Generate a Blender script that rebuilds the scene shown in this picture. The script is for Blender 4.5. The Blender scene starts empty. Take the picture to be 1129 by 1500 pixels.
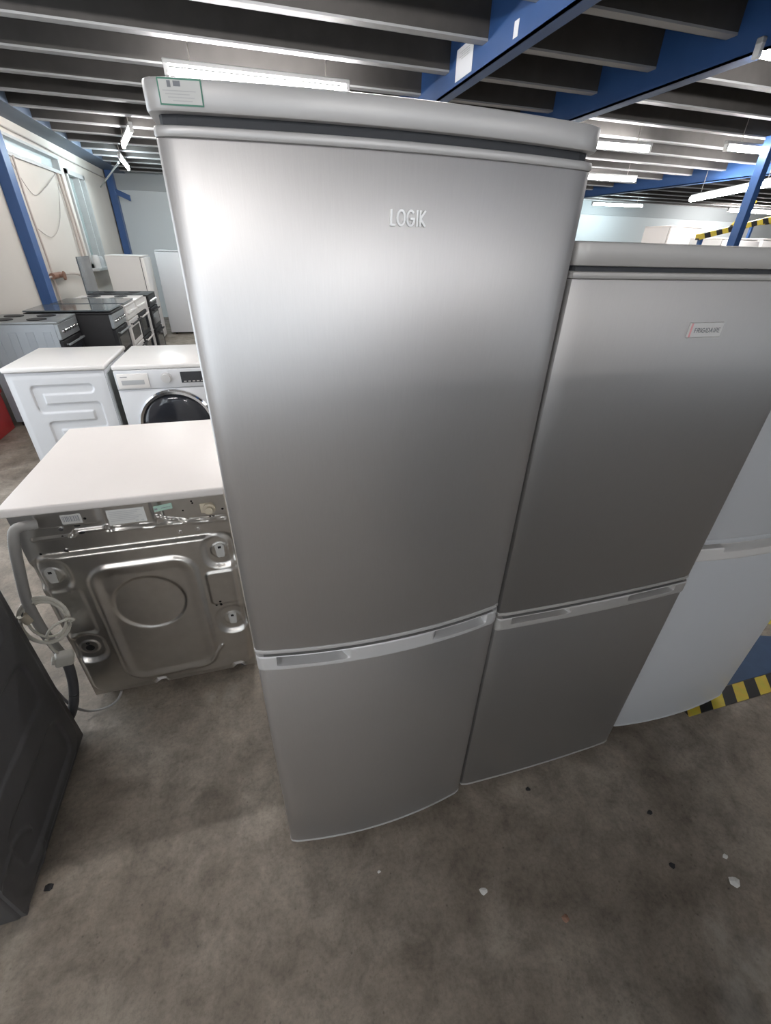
import bpy, bmesh, math, random
from mathutils import Vector, Matrix, noise

random.seed(7)
SC = bpy.context.scene
COL = SC.collection
PI = math.pi

# ------------------------------------------------------------------ camera, world, exposure
cam_data = bpy.data.cameras.new('camera')
cam_data.sensor_fit = 'VERTICAL'
cam_data.sensor_height = 36.0
cam_data.lens = 638.0 / 1500.0 * 36.0
cam_data.clip_start = 0.02
cam = bpy.data.objects.new('camera', cam_data)
COL.objects.link(cam)
r_ = Vector((0.96112016, -0.27507493, 0.02412074))
d_ = Vector((-0.12379752, -0.5073335, -0.85281117))
f_ = Vector((0.24682423, 0.81666792, -0.52166206))
M = Matrix.Identity(4)
for i in range(3):
    M[i][0], M[i][1], M[i][2] = r_[i], -d_[i], -f_[i]
M[0][3], M[1][3], M[2][3] = 0.0, 0.0, 1.53
cam.matrix_world = M
SC.camera = cam

SC.view_settings.view_transform = 'Standard'
SC.view_settings.look = 'None'
SC.view_settings.gamma = 1.0
SC.view_settings.use_curve_mapping = False
SC.view_settings.exposure = 1.22
SC.cycles.use_denoising = True
SC.cycles.max_bounces = 8
SC.cycles.sample_clamp_indirect = 4.0

world = bpy.data.worlds.new('sky')
SC.world = world
world.use_nodes = True
bgn = world.node_tree.nodes['Background']
bgn.inputs[0].default_value = (0.84, 0.92, 1.0, 1)
bgn.inputs[1].default_value = 1.9
TUBE = 52.0            # radiance of a fluorescent tube

# ------------------------------------------------------------------ materials
def mat(name, col, rough=0.5, metal=0.0, noise_amt=0.0, noise_scale=20.0, bump=0.0, aniso=0.0,
        stretch=(1, 1, 1), spec=0.5, emit=None, coat=0.0, rough_var=0.0):
    m = bpy.data.materials.new(name)
    m.use_nodes = True
    nt = m.node_tree
    p = nt.nodes['Principled BSDF']
    p.inputs['Base Color'].default_value = (*col, 1)
    p.inputs['Roughness'].default_value = rough
    p.inputs['Metallic'].default_value = metal
    p.inputs['Specular IOR Level'].default_value = spec
    p.inputs['Anisotropic'].default_value = aniso
    p.inputs['Coat Weight'].default_value = coat
    if emit:
        p.inputs['Emission Color'].default_value = (*emit[:3], 1)
        p.inputs['Emission Strength'].default_value = emit[3]
    tc = nt.nodes.new('ShaderNodeTexCoord')
    mp = nt.nodes.new('ShaderNodeMapping')
    mp.inputs['Scale'].default_value = stretch
    nt.links.new(tc.outputs['Object'], mp.inputs[0])
    nz = nt.nodes.new('ShaderNodeTexNoise')
    nz.inputs['Scale'].default_value = noise_scale
    nz.inputs['Detail'].default_value = 4
    nt.links.new(mp.outputs[0], nz.inputs['Vector'])
    if noise_amt > 0:
        mx = nt.nodes.new('ShaderNodeMix')
        mx.data_type = 'RGBA'
        a = [max(0, c * (1 - noise_amt)) for c in col]
        b = [min(1, c * (1 + noise_amt)) for c in col]
        mx.inputs[6].default_value = (*a, 1)
        mx.inputs[7].default_value = (*b, 1)
        nt.links.new(nz.outputs['Fac'], mx.inputs[0])
        nt.links.new(mx.outputs[2], p.inputs['Base Color'])
    if rough_var > 0:
        mr = nt.nodes.new('ShaderNodeMapRange')
        mr.inputs['To Min'].default_value = max(0.03, rough - rough_var)
        mr.inputs['To Max'].default_value = min(1, rough + rough_var)
        nt.links.new(nz.outputs['Fac'], mr.inputs['Value'])
        nt.links.new(mr.outputs[0], p.inputs['Roughness'])
    if bump > 0:
        bp = nt.nodes.new('ShaderNodeBump')
        bp.inputs['Strength'].default_value = bump
        bp.inputs['Distance'].default_value = 0.002
        nt.links.new(nz.outputs['Fac'], bp.inputs['Height'])
        nt.links.new(bp.outputs[0], p.inputs['Normal'])
    return m

def concrete():
    m = bpy.data.materials.new('concrete_floor')
    m.use_nodes = True
    nt = m.node_tree
    p = nt.nodes['Principled BSDF']
    tc = nt.nodes.new('ShaderNodeTexCoord')
    def nz(scale, detail, rough=0.6, stretch=None, dist=0.0):
        n = nt.nodes.new('ShaderNodeTexNoise')
        n.inputs['Scale'].default_value = scale
        n.inputs['Detail'].default_value = detail
        n.inputs['Roughness'].default_value = rough
        n.inputs['Distortion'].default_value = dist
        nt.links.new(tc.outputs['Object'], n.inputs['Vector'])
        return n
    def ramp(src, stops):
        r = nt.nodes.new('ShaderNodeValToRGB')
        e = r.color_ramp.elements
        e[0].position, e[0].color = stops[0][0], (*stops[0][1], 1)
        e[1].position, e[1].color = stops[-1][0], (*stops[-1][1], 1)
        for ps, c in stops[1:-1]:
            k = e.new(ps); k.color = (*c, 1)
        nt.links.new(src, r.inputs[0])
        return r
    def mix(kind, fac, a, b):
        x = nt.nodes.new('ShaderNodeMix')
        x.data_type = 'RGBA'; x.blend_type = kind
        x.inputs[0].default_value = fac
        nt.links.new(a, x.inputs[6]); nt.links.new(b, x.inputs[7])
        return x.outputs[2]
    big = ramp(nz(2.6, 6, 0.62, dist=0.6).outputs['Fac'], [(0.3, (0.138, 0.113, 0.089)), (0.5, (0.220, 0.186, 0.151)), (0.72, (0.325, 0.282, 0.236))])
    mid = ramp(nz(11, 8, 0.7, dist=0.3).outputs['Fac'], [(0.32, (0.62, 0.61, 0.60)), (0.5, (0.95, 0.95, 0.95)), (0.7, (1.22, 1.21, 1.2))])
    fin = ramp(nz(85, 5, 0.75).outputs['Fac'], [(0.3, (0.72, 0.71, 0.70)), (0.5, (1, 1, 1)), (0.72, (1.18, 1.18, 1.17))])
    c = mix('MULTIPLY', 1.0, big.outputs[0], mid.outputs[0])
    c = mix('MULTIPLY', 0.9, c, fin.outputs[0])
    # dark specks ground into the surface
    vo = nt.nodes.new('ShaderNodeTexVoronoi')
    vo.inputs['Scale'].default_value = 26
    nt.links.new(tc.outputs['Object'], vo.inputs['Vector'])
    sp = ramp(vo.outputs['Distance'], [(0.035, (0.35, 0.33, 0.31)), (0.09, (1, 1, 1))])
    c = mix('MULTIPLY', 0.55, c, sp.outputs[0])
    # pale worn patches
    pt = ramp(nz(1.7, 5, 0.6, dist=1.0).outputs['Fac'], [(0.6, (0, 0, 0)), (0.72, (0.085, 0.084, 0.08))])
    c = mix('ADD', 1.0, c, pt.outputs[0])
    nt.links.new(c, p.inputs['Base Color'])
    rr = ramp(nz(6, 5).outputs['Fac'], [(0.3, (0.42,) * 3), (0.7, (0.68,) * 3)])
    nt.links.new(rr.outputs[0], p.inputs['Roughness'])
    p.inputs['Specular IOR Level'].default_value = 0.4
    bp = nt.nodes.new('ShaderNodeBump')
    bp.inputs['Strength'].default_value = 0.25
    bp.inputs['Distance'].default_value = 0.003
    nt.links.new(nz(60, 6, 0.7).outputs['Fac'], bp.inputs['Height'])
    nt.links.new(bp.outputs[0], p.inputs['Normal'])
    return m

def hazard(name, axis, period, dirt=0.0):
    """yellow and black diagonal tape"""
    m = bpy.data.materials.new(name)
    m.use_nodes = True
    nt = m.node_tree
    p = nt.nodes['Principled BSDF']
    p.inputs['Roughness'].default_value = 0.5
    tc = nt.nodes.new('ShaderNodeTexCoord')
    dot = nt.nodes.new('ShaderNodeVectorMath'); dot.operation = 'DOT_PRODUCT'
    dot.inputs[1].default_value = tuple(a / period for a in axis)
    nt.links.new(tc.outputs['Object'], dot.inputs[0])
    fr = nt.nodes.new('ShaderNodeMath'); fr.operation = 'FRACT'
    nt.links.new(dot.outputs['Value'], fr.inputs[0])
    r = nt.nodes.new('ShaderNodeValToRGB')
    r.color_ramp.interpolation = 'CONSTANT'
    e = r.color_ramp.elements
    e[0].position, e[0].color = 0.0, (0.02, 0.02, 0.02, 1)
    e[1].position, e[1].color = 0.5, (0.62, 0.47, 0.06, 1)
    nt.links.new(fr.outputs[0], r.inputs[0])
    nz = nt.nodes.new('ShaderNodeTexNoise'); nz.inputs['Scale'].default_value = 30
    nt.links.new(tc.outputs['Object'], nz.inputs['Vector'])
    mx = nt.nodes.new('ShaderNodeMix'); mx.data_type = 'RGBA'; mx.blend_type = 'MULTIPLY'
    mx.inputs[0].default_value = dirt
    nt.links.new(r.outputs[0], mx.inputs[6]); nt.links.new(nz.outputs['Color'], mx.inputs[7])
    nt.links.new(mx.outputs[2], p.inputs['Base Color'])
    return m

def window_glass(name, tint, opac):
    m = bpy.data.materials.new(name)
    m.use_nodes = True
    nt = m.node_tree
    out = nt.nodes['Material Output']
    p = nt.nodes['Principled BSDF']
    p.inputs['Base Color'].default_value = (*tint, 1)
    p.inputs['Roughness'].default_value = 0.2
    tr = nt.nodes.new('ShaderNodeBsdfTransparent')
    mx = nt.nodes.new('ShaderNodeMixShader')
    mx.inputs[0].default_value = opac
    nt.links.new(tr.outputs[0], mx.inputs[1]); nt.links.new(p.outputs[0], mx.inputs[2])
    nt.links.new(mx.outputs[0], out.inputs[0])
    return m

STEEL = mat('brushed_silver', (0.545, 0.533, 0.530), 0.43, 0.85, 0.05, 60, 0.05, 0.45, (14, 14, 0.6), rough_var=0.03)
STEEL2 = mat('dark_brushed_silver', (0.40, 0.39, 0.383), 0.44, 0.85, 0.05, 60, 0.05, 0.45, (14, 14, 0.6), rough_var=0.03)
SILVER_PLASTIC = mat('silver_plastic', (0.50, 0.49, 0.485), 0.38, 0.25, 0.03, 30)
SILVER_BAND = mat('pale_silver_plastic', (0.56, 0.555, 0.555), 0.34, 0.2, 0.03, 30)
TAUPE_PLASTIC = mat('warm_silver_plastic', (0.44, 0.425, 0.41), 0.42, 0.25, 0.03, 30)
CABINET_GREY = mat('cabinet_grey', (0.42, 0.42, 0.42), 0.45, 0.2, 0.03, 30)
SEAL = mat('dark_gasket', (0.035, 0.037, 0.042), 0.7, 0, 0.1, 40)
POCKET = mat('pocket_grey', (0.16, 0.16, 0.155), 0.5, 0.1, 0.05, 40)
WHITE = mat('white_enamel', (0.71, 0.69, 0.67), 0.28, 0, 0.015, 8)
WHITE_COOL = mat('cool_white_enamel', (0.58, 0.59, 0.61), 0.33, 0, 0.015, 8)
WHITE_TOP = mat('white_laminate', (0.68, 0.64, 0.615), 0.38, 0, 0.02, 10)
OFFWHITE = mat('offwhite_plastic', (0.66, 0.655, 0.65), 0.4, 0, 0.02, 20)
GALV = mat('galvanised_steel', (0.57, 0.55, 0.52), 0.32, 1.0, 0.12, 26, 0.04, 0, (1, 1, 1), rough_var=0.07)
GALV_BLUE = mat('galvanised_frame', (0.44, 0.47, 0.465), 0.36, 1.0, 0.12, 26, 0.03, rough_var=0.07)
CHROME = mat('chrome', (0.75, 0.76, 0.78), 0.12, 1.0, 0.02, 10)
BLACK = mat('black_plastic', (0.014, 0.014, 0.016), 0.55, 0, 0.1, 30, spec=0.3)
BLACK_GLASS = mat('black_glass', (0.02, 0.022, 0.028), 0.08, 0, 0.1, 20, spec=0.6)
SMOKE_GLASS = mat('smoked_glass', (0.10, 0.115, 0.125), 0.1, 0, 0.1, 12, spec=0.6)
GRAPHITE = mat('graphite_enamel', (0.072, 0.071, 0.074), 0.42, 0.15, 0.12, 40, 0.02)
GREY_PANEL = mat('grey_cooker_side', (0.29, 0.32, 0.35), 0.42, 0.1, 0.05, 12)
GREY_FRONT = mat('grey_cooker_front', (0.27, 0.29, 0.30), 0.35, 0.4, 0.05, 20)
HOSE_GREY = mat('grey_hose', (0.30, 0.29, 0.275), 0.55, 0, 0.08, 30)
HOSE_DARK = mat('dark_hose', (0.07, 0.07, 0.075), 0.5, 0, 0.08, 30)
CORD = mat('cream_cord', (0.60, 0.57, 0.50), 0.5, 0, 0.05, 30)
PLUGM = mat('cream_plug', (0.50, 0.48, 0.43), 0.5, 0, 0.05, 30)
PAPER = mat('paper', (0.70, 0.71, 0.74), 0.7, 0, 0.03, 30)
INK = mat('grey_ink', (0.22, 0.23, 0.25), 0.7, 0, 0.1, 30)
PALE_INK = mat('pale_ink', (0.50, 0.50, 0.50), 0.7, 0, 0.1, 30)
GREEN = mat('green_print', (0.08, 0.24, 0.17), 0.6, 0, 0.08, 30)
GREEN_PALE = mat('pale_green_label', (0.36, 0.52, 0.44), 0.6, 0, 0.08, 30)
STICKER = mat('sticker_paper', (0.60, 0.60, 0.58), 0.55, 0, 0.04, 30)
LETTER = mat('polished_letters', (0.92, 0.92, 0.91), 0.3, 0.25, 0.02, 30)
POCKET_SHADE = mat('finger_pocket_shade', (0.24, 0.238, 0.235), 0.5, 0.2, 0.06, 60)  # recess shade painted as a darker grey on the inner pocket faces
BRASS = mat('yellowed_plastic', (0.50, 0.44, 0.34), 0.5, 0, 0.1, 60)
HOLE = mat('hole_black', (0.008, 0.008, 0.008), 0.9, 0, 0.1, 30)
CAPW = mat('white_transit_cap', (0.48, 0.47, 0.45), 0.45, 0, 0.04, 30)
BLUE = mat('blue_steel_paint', (0.03, 0.085, 0.235), 0.42, 0.05, 0.12, 6)
BLUE_DARK = mat('dark_blue_steel_paint', (0.07, 0.10, 0.15), 0.5, 0.1, 0.12, 6)
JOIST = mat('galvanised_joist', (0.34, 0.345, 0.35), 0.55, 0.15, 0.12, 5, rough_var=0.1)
JOIST_WEB_SHADE = mat('shaded_joist_web', (0.062, 0.058, 0.055), 0.8, 0.0, 0.3, 7)  # darker than the flange: shade painted into the web colour
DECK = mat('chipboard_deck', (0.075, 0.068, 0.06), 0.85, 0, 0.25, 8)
WALLP = mat('cream_wall_paint', (0.58, 0.545, 0.50), 0.75, 0, 0.06, 1.6, 0.1)
WALLFAR = mat('far_wall_paint', (0.66, 0.71, 0.73), 0.75, 0, 0.03, 1.2)
WALLSEAM = mat('upper_wall_panel', (0.44, 0.475, 0.49), 0.75, 0, 0.04, 1.2)
WALLREAR = mat('rear_wall_paint', (0.30, 0.29, 0.28), 0.8, 0, 0.06, 1.6)
ADDED_SHUTTER = mat('added_dark_shutter', (0.035, 0.036, 0.04), 0.6, 0.2, 0.1, 4)
FRAMEM = mat('window_frame_paint', (0.42, 0.43, 0.43), 0.55, 0, 0.1, 12)
PIPEM = mat('wall_pipe_paint', (0.50, 0.44, 0.40), 0.5, 0, 0.1, 15)
CABLE = mat('wall_cable', (0.42, 0.39, 0.36), 0.6, 0, 0.1, 15)
RED = mat('red_plastic', (0.30, 0.02, 0.02), 0.45, 0, 0.1, 12)
VALVE_RED = mat('rusty_valve', (0.30, 0.17, 0.12), 0.6, 0.2, 0.2, 30)
BLUEFLOOR = mat('blue_floor_paint', (0.030, 0.062, 0.125), 0.55, 0, 0.3, 18)
FLAKE = mat('pale_flake', (0.62, 0.61, 0.58), 0.6, 0, 0.1, 60)
GRIT = mat('black_grit', (0.02, 0.02, 0.022), 0.8, 0, 0.1, 60)
HAZ_FLOOR = hazard('hazard_floor_tape', (0.787, -0.617, 0.0), 0.098, 0.35)
HAZ_RAIL = hazard('hazard_rail_tape', (1.0, 0.0, 0.75), 0.19, 0.1)
FLOORM = concrete()
FAN_GLASS = window_glass('frosted_fanlight_glass', (0.6, 0.7, 0.72), 0.55)
PANE_GLASS = window_glass('grimy_window_glass', (0.30, 0.36, 0.36), 0.93)
CLEAR_GLASS = window_glass('clear_window_glass', (0.8, 0.85, 0.85), 0.12)
CONDUIT = mat('pale_conduit', (0.55, 0.58, 0.58), 0.5, 0, 0.05, 15)
TUBE_ON = mat('lit_tube', (1, 1, 1), 0.5, emit=(1.0, 0.97, 0.95, TUBE))
TUBE_COOL = mat('added_lit_cool_tube', (1, 1, 1), 0.5, emit=(0.82, 0.96, 1.0, TUBE))
TUBE_DIM = mat('lit_warm_tube', (1, 1, 1), 0.5, emit=(1.0, 0.86, 0.78, TUBE * 0.05))

# ------------------------------------------------------------------ builders
def link(name, bm, m, parent=None, smooth=False, loc=None):
    me = bpy.data.meshes.new(name)
    bmesh.ops.recalc_face_normals(bm, faces=bm.faces[:])
    bm.to_mesh(me); bm.free()
    for mm in (m if isinstance(m, (list, tuple)) else [m]):
        me.materials.append(mm)
    if smooth:
        for p in me.polygons:
            p.use_smooth = True
    o = bpy.data.objects.new(name, me)
    COL.objects.link(o)
    if loc is not None:
        o.location = loc
    if parent is not None:
        o.parent = parent
    if smooth:
        sharp(o)
    return o

def sharp(o, ang=38):
    me = o.data
    bm = bmesh.new(); bm.from_mesh(me)
    lim = math.radians(ang)
    for e in bm.edges:
        if len(e.link_faces) == 2 and e.calc_face_angle(0) > lim:
            e.smooth = False
    bm.to_mesh(me); bm.free()

def tag(o, label, cat, group=None, kind=None):
    o['label'] = label
    o['category'] = cat
    if group: o['group'] = group
    if kind: o['kind'] = kind
    return o

def thing(name, loc, label, cat, group=None, rz=0.0):
    o = bpy.data.objects.new(name, None)
    o.empty_display_size = 0.1
    COL.objects.link(o)
    o.location = loc
    o.rotation_euler = (0, 0, rz)
    return tag(o, label, cat, group)

def merge(dst, src):
    me = bpy.data.meshes.new('tmp'); src.to_mesh(me); src.free()
    dst.from_mesh(me); bpy.data.meshes.remove(me)

def box(bm, lo, hi, bev=0.0, seg=2, mi=0):
    b = bmesh.new()
    bmesh.ops.create_cube(b, size=1.0)
    for v in b.verts:
        v.co = Vector([lo[i] + (v.co[i] + 0.5) * (hi[i] - lo[i]) for i in range(3)])
    if bev > 0:
        bmesh.ops.bevel(b, geom=b.edges[:], offset=bev, segments=seg, profile=0.5, affect='EDGES')
    for f in b.faces: f.material_index = mi
    merge(bm, b)

def BX(lo, hi, bev=0.0, seg=2):
    bm = bmesh.new(); box(bm, lo, hi, bev, seg); return bm

def cyl(bm, a, b, r, n=20, r2=None, mi=0):
    a, b = Vector(a), Vector(b)
    d = b - a
    t = bmesh.new()
    bmesh.ops.create_cone(t, cap_ends=True, segments=n, radius1=r, radius2=r if r2 is None else r2, depth=d.length)
    q = d.to_track_quat('Z', 'Y').to_matrix().to_4x4()
    q.translation = (a + b) / 2
    t.transform(q)
    for f in t.faces: f.material_index = mi
    merge(bm, t)

def catmull(pts, n=8, closed=False):
    P = [Vector(p) for p in pts]
    out = []
    m = len(P)
    for i in range(m if closed else m - 1):
        if closed:
            p0, p1, p2, p3 = P[(i - 1) % m], P[i], P[(i + 1) % m], P[(i + 2) % m]
        else:
            p0, p1, p2, p3 = P[max(i - 1, 0)], P[i], P[i + 1], P[min(i + 2, m - 1)]
        for k in range(n):
            t = k / n
            out.append(0.5 * ((2 * p1) + (-p0 + p2) * t + (2 * p0 - 5 * p1 + 4 * p2 - p3) * t * t + (-p0 + 3 * p1 - 3 * p2 + p3) * t ** 3))
    if not closed: out.append(P[-1])
    return out

def tube(bm, pts, r, n=10, ridges=0.0, mi=0):
    rings = []
    up = Vector((0.13, 0.31, 0.94))
    for i, p in enumerate(pts):
        d = (pts[min(i + 1, len(pts) - 1)] - pts[max(i - 1, 0)])
        if d.length < 1e-9: d = Vector((0, 0, 1))
        d.normalize()
        s = d.cross(up)
        if s.length < 0.05: s = d.cross(Vector((1, 0, 0)))
        s.normalize(); t = s.cross(d)
        rr = r * (1 + (ridges if i % 2 else -ridges))
        rings.append([bm.verts.new(p + (s * math.cos(2 * PI * k / n) + t * math.sin(2 * PI * k / n)) * rr) for k in range(n)])
    for a, b in zip(rings, rings[1:]):
        for k in range(n):
            f = bm.faces.new((a[k], a[(k + 1) % n], b[(k + 1) % n], b[k])); f.material_index = mi
    bm.faces.new(rings[0][::-1]).material_index = mi
    bm.faces.new(rings[-1]).material_index = mi

def resample(pts, step):
    out = [pts[0].copy()]
    acc = 0.0
    for a, b in zip(pts, pts[1:]):
        L = (b - a).length
        t = step - acc
        while t <= L:
            out.append(a.lerp(b, t / L)); t += step
        acc = L - (t - step)
    return out

def bowed(bm, x0, x1, yc, bow, depth, z0, z1, r=0.006, rc=0.012, n=28, zmods=None):
    """slab whose front (towards -y) bows outwards; chord ends at yc, flat back at yc+depth; edges rounded by r, the corners by rc"""
    xm, hw = (x0 + x1) / 2, (x1 - x0) / 2
    def outline(ins):
        pts = []
        h = hw - ins
        for k in range(n + 1):
            s = -1 + 2 * k / n
            s = math.copysign(1 - (1 - abs(s)) ** 1.35, s) if False else s
            x = xm + s * h
            y = yc - bow * (1 - s * s) + ins
            e = (1 - abs(s)) * h          # distance from the end: roll the corner round
            if e < rc:
                y += rc - math.sqrt(max(0, rc * rc - (rc - e) ** 2))
            pts.append((x, y))
        # extra corner points
        pts.insert(1, (xm - h + rc * 0.06, yc - bow * (1 - ((h - rc * 0.06) / h) ** 2) + ins + rc * (1 - math.sqrt(1 - 0.94 ** 2))))
        pts.insert(len(pts) - 1, (xm + h - rc * 0.06, yc - bow * (1 - ((h - rc * 0.06) / h) ** 2) + ins + rc * (1 - math.sqrt(1 - 0.94 ** 2))))
        pts.insert(2, (xm - h + rc * 0.3, yc - bow * (1 - ((h - rc * 0.3) / h) ** 2) + ins + rc * (1 - math.sqrt(1 - 0.7 ** 2))))
        pts.insert(len(pts) - 2, (xm + h - rc * 0.3, yc - bow * (1 - ((h - rc * 0.3) / h) ** 2) + ins + rc * (1 - math.sqrt(1 - 0.7 ** 2))))
        pts += [(x1 - ins, yc + depth), (x0 + ins, yc + depth)]
        return pts
    lv = [(z0, r), (z0 + 0.3 * r, 0.3 * r), (z0 + r, 0.0), (z1 - r, 0.0), (z1 - 0.3 * r, 0.3 * r), (z1, r)]
    loops = [[bm.verts.new((x, y, z)) for x, y in outline(i)] for z, i in lv]
    m = len(loops[0])
    for a, b in zip(loops, loops[1:]):
        for k in range(m):
            bm.faces.new((a[k], a[(k + 1) % m], b[(k + 1) % m], b[k]))
    bm.faces.new(loops[0][::-1]); bm.faces.new(loops[-1])

def bow_y(x, x0, x1, yc, bow):
    s = (x - (x0 + x1) / 2) / ((x1 - x0) / 2)
    return yc - bow * (1 - s * s)

def relief(xs, zs, fy, back):
    """front surface y = fy(x, z), closed with flat sides and a flat back at y = back"""
    bm = bmesh.new()
    g = [[bm.verts.new((x, fy(x, z), z)) for z in zs] for x in xs]
    for i in range(len(xs) - 1):
        for j in range(len(zs) - 1):
            bm.faces.new((g[i][j], g[i + 1][j], g[i + 1][j + 1], g[i][j + 1]))
    ring = [g[i][0] for i in range(len(xs))] + [g[-1][j] for j in range(1, len(zs))] + \
           [g[i][-1] for i in range(len(xs) - 2, -1, -1)] + [g[0][j] for j in range(len(zs) - 2, 0, -1)]
    bk = [bm.verts.new((v.co.x, back, v.co.z)) for v in ring]
    for k in range(len(ring)):
        q = (k + 1) % len(ring)
        bm.faces.new((ring[k], bk[k], bk[q], ring[q]))
    bm.faces.new(bk)
    return bm

def lin(a, b, n): return [a + (b - a) * i / n for i in range(n + 1)]
def sstep(e0, e1, x):
    t = min(1, max(0, (x - e0) / (e1 - e0))); return t * t * (3 - 2 * t)
def rrect(x, z, cx, cz, hx, hz, r):
    dx, dz = abs(x - cx) - hx + r, abs(z - cz) - hz + r
    return math.hypot(max(dx, 0), max(dz, 0)) + min(max(dx, dz), 0) - r
def seg_d(x, z, a, b):
    ax, az = a; bx, bz = b
    dx, dz = bx - ax, bz - az
    L = dx * dx + dz * dz
    t = 0 if L == 0 else max(0, min(1, ((x - ax) * dx + (z - az) * dz) / L))
    return math.hypot(x - ax - t * dx, z - az - t * dz)

# stroke lettering -------------------------------------------------------------
def arc(cx, cy, rx, ry, a0, a1, n=14):
    return [(cx + rx * math.cos(math.radians(a0 + (a1 - a0) * i / n)), cy + ry * math.sin(math.radians(a0 + (a1 - a0) * i / n))) for i in range(n + 1)]
GL = {
    'L': (0.55, [[(0.05, 1), (0.05, 0), (0.5, 0)]]),
    'O': (0.95, [arc(0.47, 0.5, 0.44, 0.5, 0, 360, 22)]),
    'G': (0.95, [arc(0.47, 0.5, 0.44, 0.5, 50, 330, 18) + [(0.88, 0.46), (0.5, 0.46)]]),
    'I': (0.22, [[(0.1, 0), (0.1, 1)]]),
    'K': (0.68, [[(0.05, 0), (0.05, 1)], [(0.62, 1), (0.07, 0.48), (0.66, 0)]]),
    'F': (0.6, [[(0.06, 0), (0.06, 1), (0.55, 1)], [(0.06, 0.53), (0.48, 0.53)]]),
    'R': (0.7, [[(0.06, 0), (0.06, 1), (0.4, 1)] + arc(0.4, 0.75, 0.22, 0.25, 90, -90, 8) + [(0.06, 0.5)], [(0.36, 0.5), (0.64, 0)]]),
    'D': (0.75, [[(0.06, 0), (0.06, 1), (0.3, 1)] + arc(0.3, 0.5, 0.38, 0.5, 90, -90, 10) + [(0.06, 0)]]),
    'A': (0.8, [[(0.02, 0), (0.38, 1), (0.74, 0)], [(0.15, 0.32), (0.61, 0.32)]]),
    'E': (0.6, [[(0.55, 0), (0.06, 0), (0.06, 1), (0.55, 1)], [(0.06, 0.5), (0.48, 0.5)]]),
}
def lettering(text, xa, xb, z0, h, fy, t, d):
    """letters of height h between xa and xb, each stroke a bar raised d off the surface fy(x)"""
    bm = bmesh.new()
    gap = 0.22
    tot = sum(GL[c][0] for c in text) + gap * (len(text) - 1)
    k = (xb - xa) / tot
    x = xa
    for c in text:
        w, strokes = GL[c]
        for st in strokes:
            P = [Vector((x + px * k, z0 + pz * h)) for px, pz in st]
            for a, b in zip(P, P[1:]):
                e = (b - a)
                if e.length < 1e-7: continue
                e.normalize(); nrm = Vector((-e.y, e.x)) * t / 2; ex = e * t * 0.35
                q = [a - ex + nrm, a - ex - nrm, b + ex - nrm, b + ex + nrm]
                fr = [bm.verts.new((p.x, fy(p.x) - d, p.y)) for p in q]
                bk = [bm.verts.new((p.x, fy(p.x) + 0.0005, p.y)) for p in q]
                bm.faces.new(fr); bm.faces.new(bk[::-1])
                for i in range(4):
                    bm.faces.new((fr[i], bk[i], bk[(i + 1) % 4], fr[(i + 1) % 4]))
        x += (w + gap) * k
    return bm

# ------------------------------------------------------------------ the setting
XL, XR, YR, YF, ZD = -2.30, 16.0, -5.0, 11.9, 2.86

o = link('floor', BX((XL - 0.2, YR - 0.2, -0.1), (XR + 0.2, YF + 0.2, 0.0)), FLOORM)
tag(o, 'worn brown grey concrete warehouse floor', 'floor', kind='structure')
o = link('ceiling', BX((XL - 0.2, YR - 0.2, ZD), (XR + 0.2, YF + 0.2, ZD + 0.05)), DECK)
tag(o, 'dark boarded deck above the ceiling joists', 'ceiling', kind='structure')

def wall(name, axis, at, thick, u0, u1, holes, m, label, z1=ZD):
    """wall along one axis with rectangular openings (u0, u1, z0, z1)"""
    bm = bmesh.new()
    def piece(a, b, c, d):
        if b - a < 1e-6 or d - c < 1e-6: return
        if axis == 'y': box(bm, (min(at, at + thick), a, c), (max(at, at + thick), b, d))
        else: box(bm, (a, min(at, at + thick), c), (b, max(at, at + thick), d))
    cur = u0
    for h in sorted(holes):
        piece(cur, h[0], 0, z1)
        piece(h[0], h[1], 0, h[2]); piece(h[0], h[1], h[3], z1)
        cur = h[1]
    piece(cur, u1, 0, z1)
    return tag(link(name, bm, m), label, 'wall', kind='structure')

wall('wall_left', 'y', XL, -0.2, YR - 0.2, YF + 0.2, [(-3.2, -0.5, 0.9, 2.5), (1.5, 3.7, 0.05, 2.35), (5.2, 8.72, 2.30, 2.45), (8.93, 9.80, 1.15, 2.33)], WALLP, 'cream painted side wall with a window and a high fanlight strip')
wall('wall_back', 'x', YF, 0.2, XL, XR, [], WALLFAR, 'pale blue white far wall behind the tall white fridges')
o = link('trim_1', BX((XL, YF - 0.03, 2.36), (XR, YF, ZD)), WALLSEAM)
tag(o, 'greyer panel strip along the top of the far wall', 'wall panel', kind='structure')
wall('wall_right', 'y', XR, 0.2, YR - 0.2, YF + 0.2, [], WALLP, 'cream painted wall closing the right side of the warehouse')
REAR = [(-2.1, -0.2, 1.2, 2.75), (0.1, 4.9, 1.95, 2.75), (7.5, 10.5, 1.0, 2.75)]
wall('wall_front', 'x', YR, -0.2, XL, XR, REAR, WALLREAR, 'grey wall on the near side of the warehouse with added windows')
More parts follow.
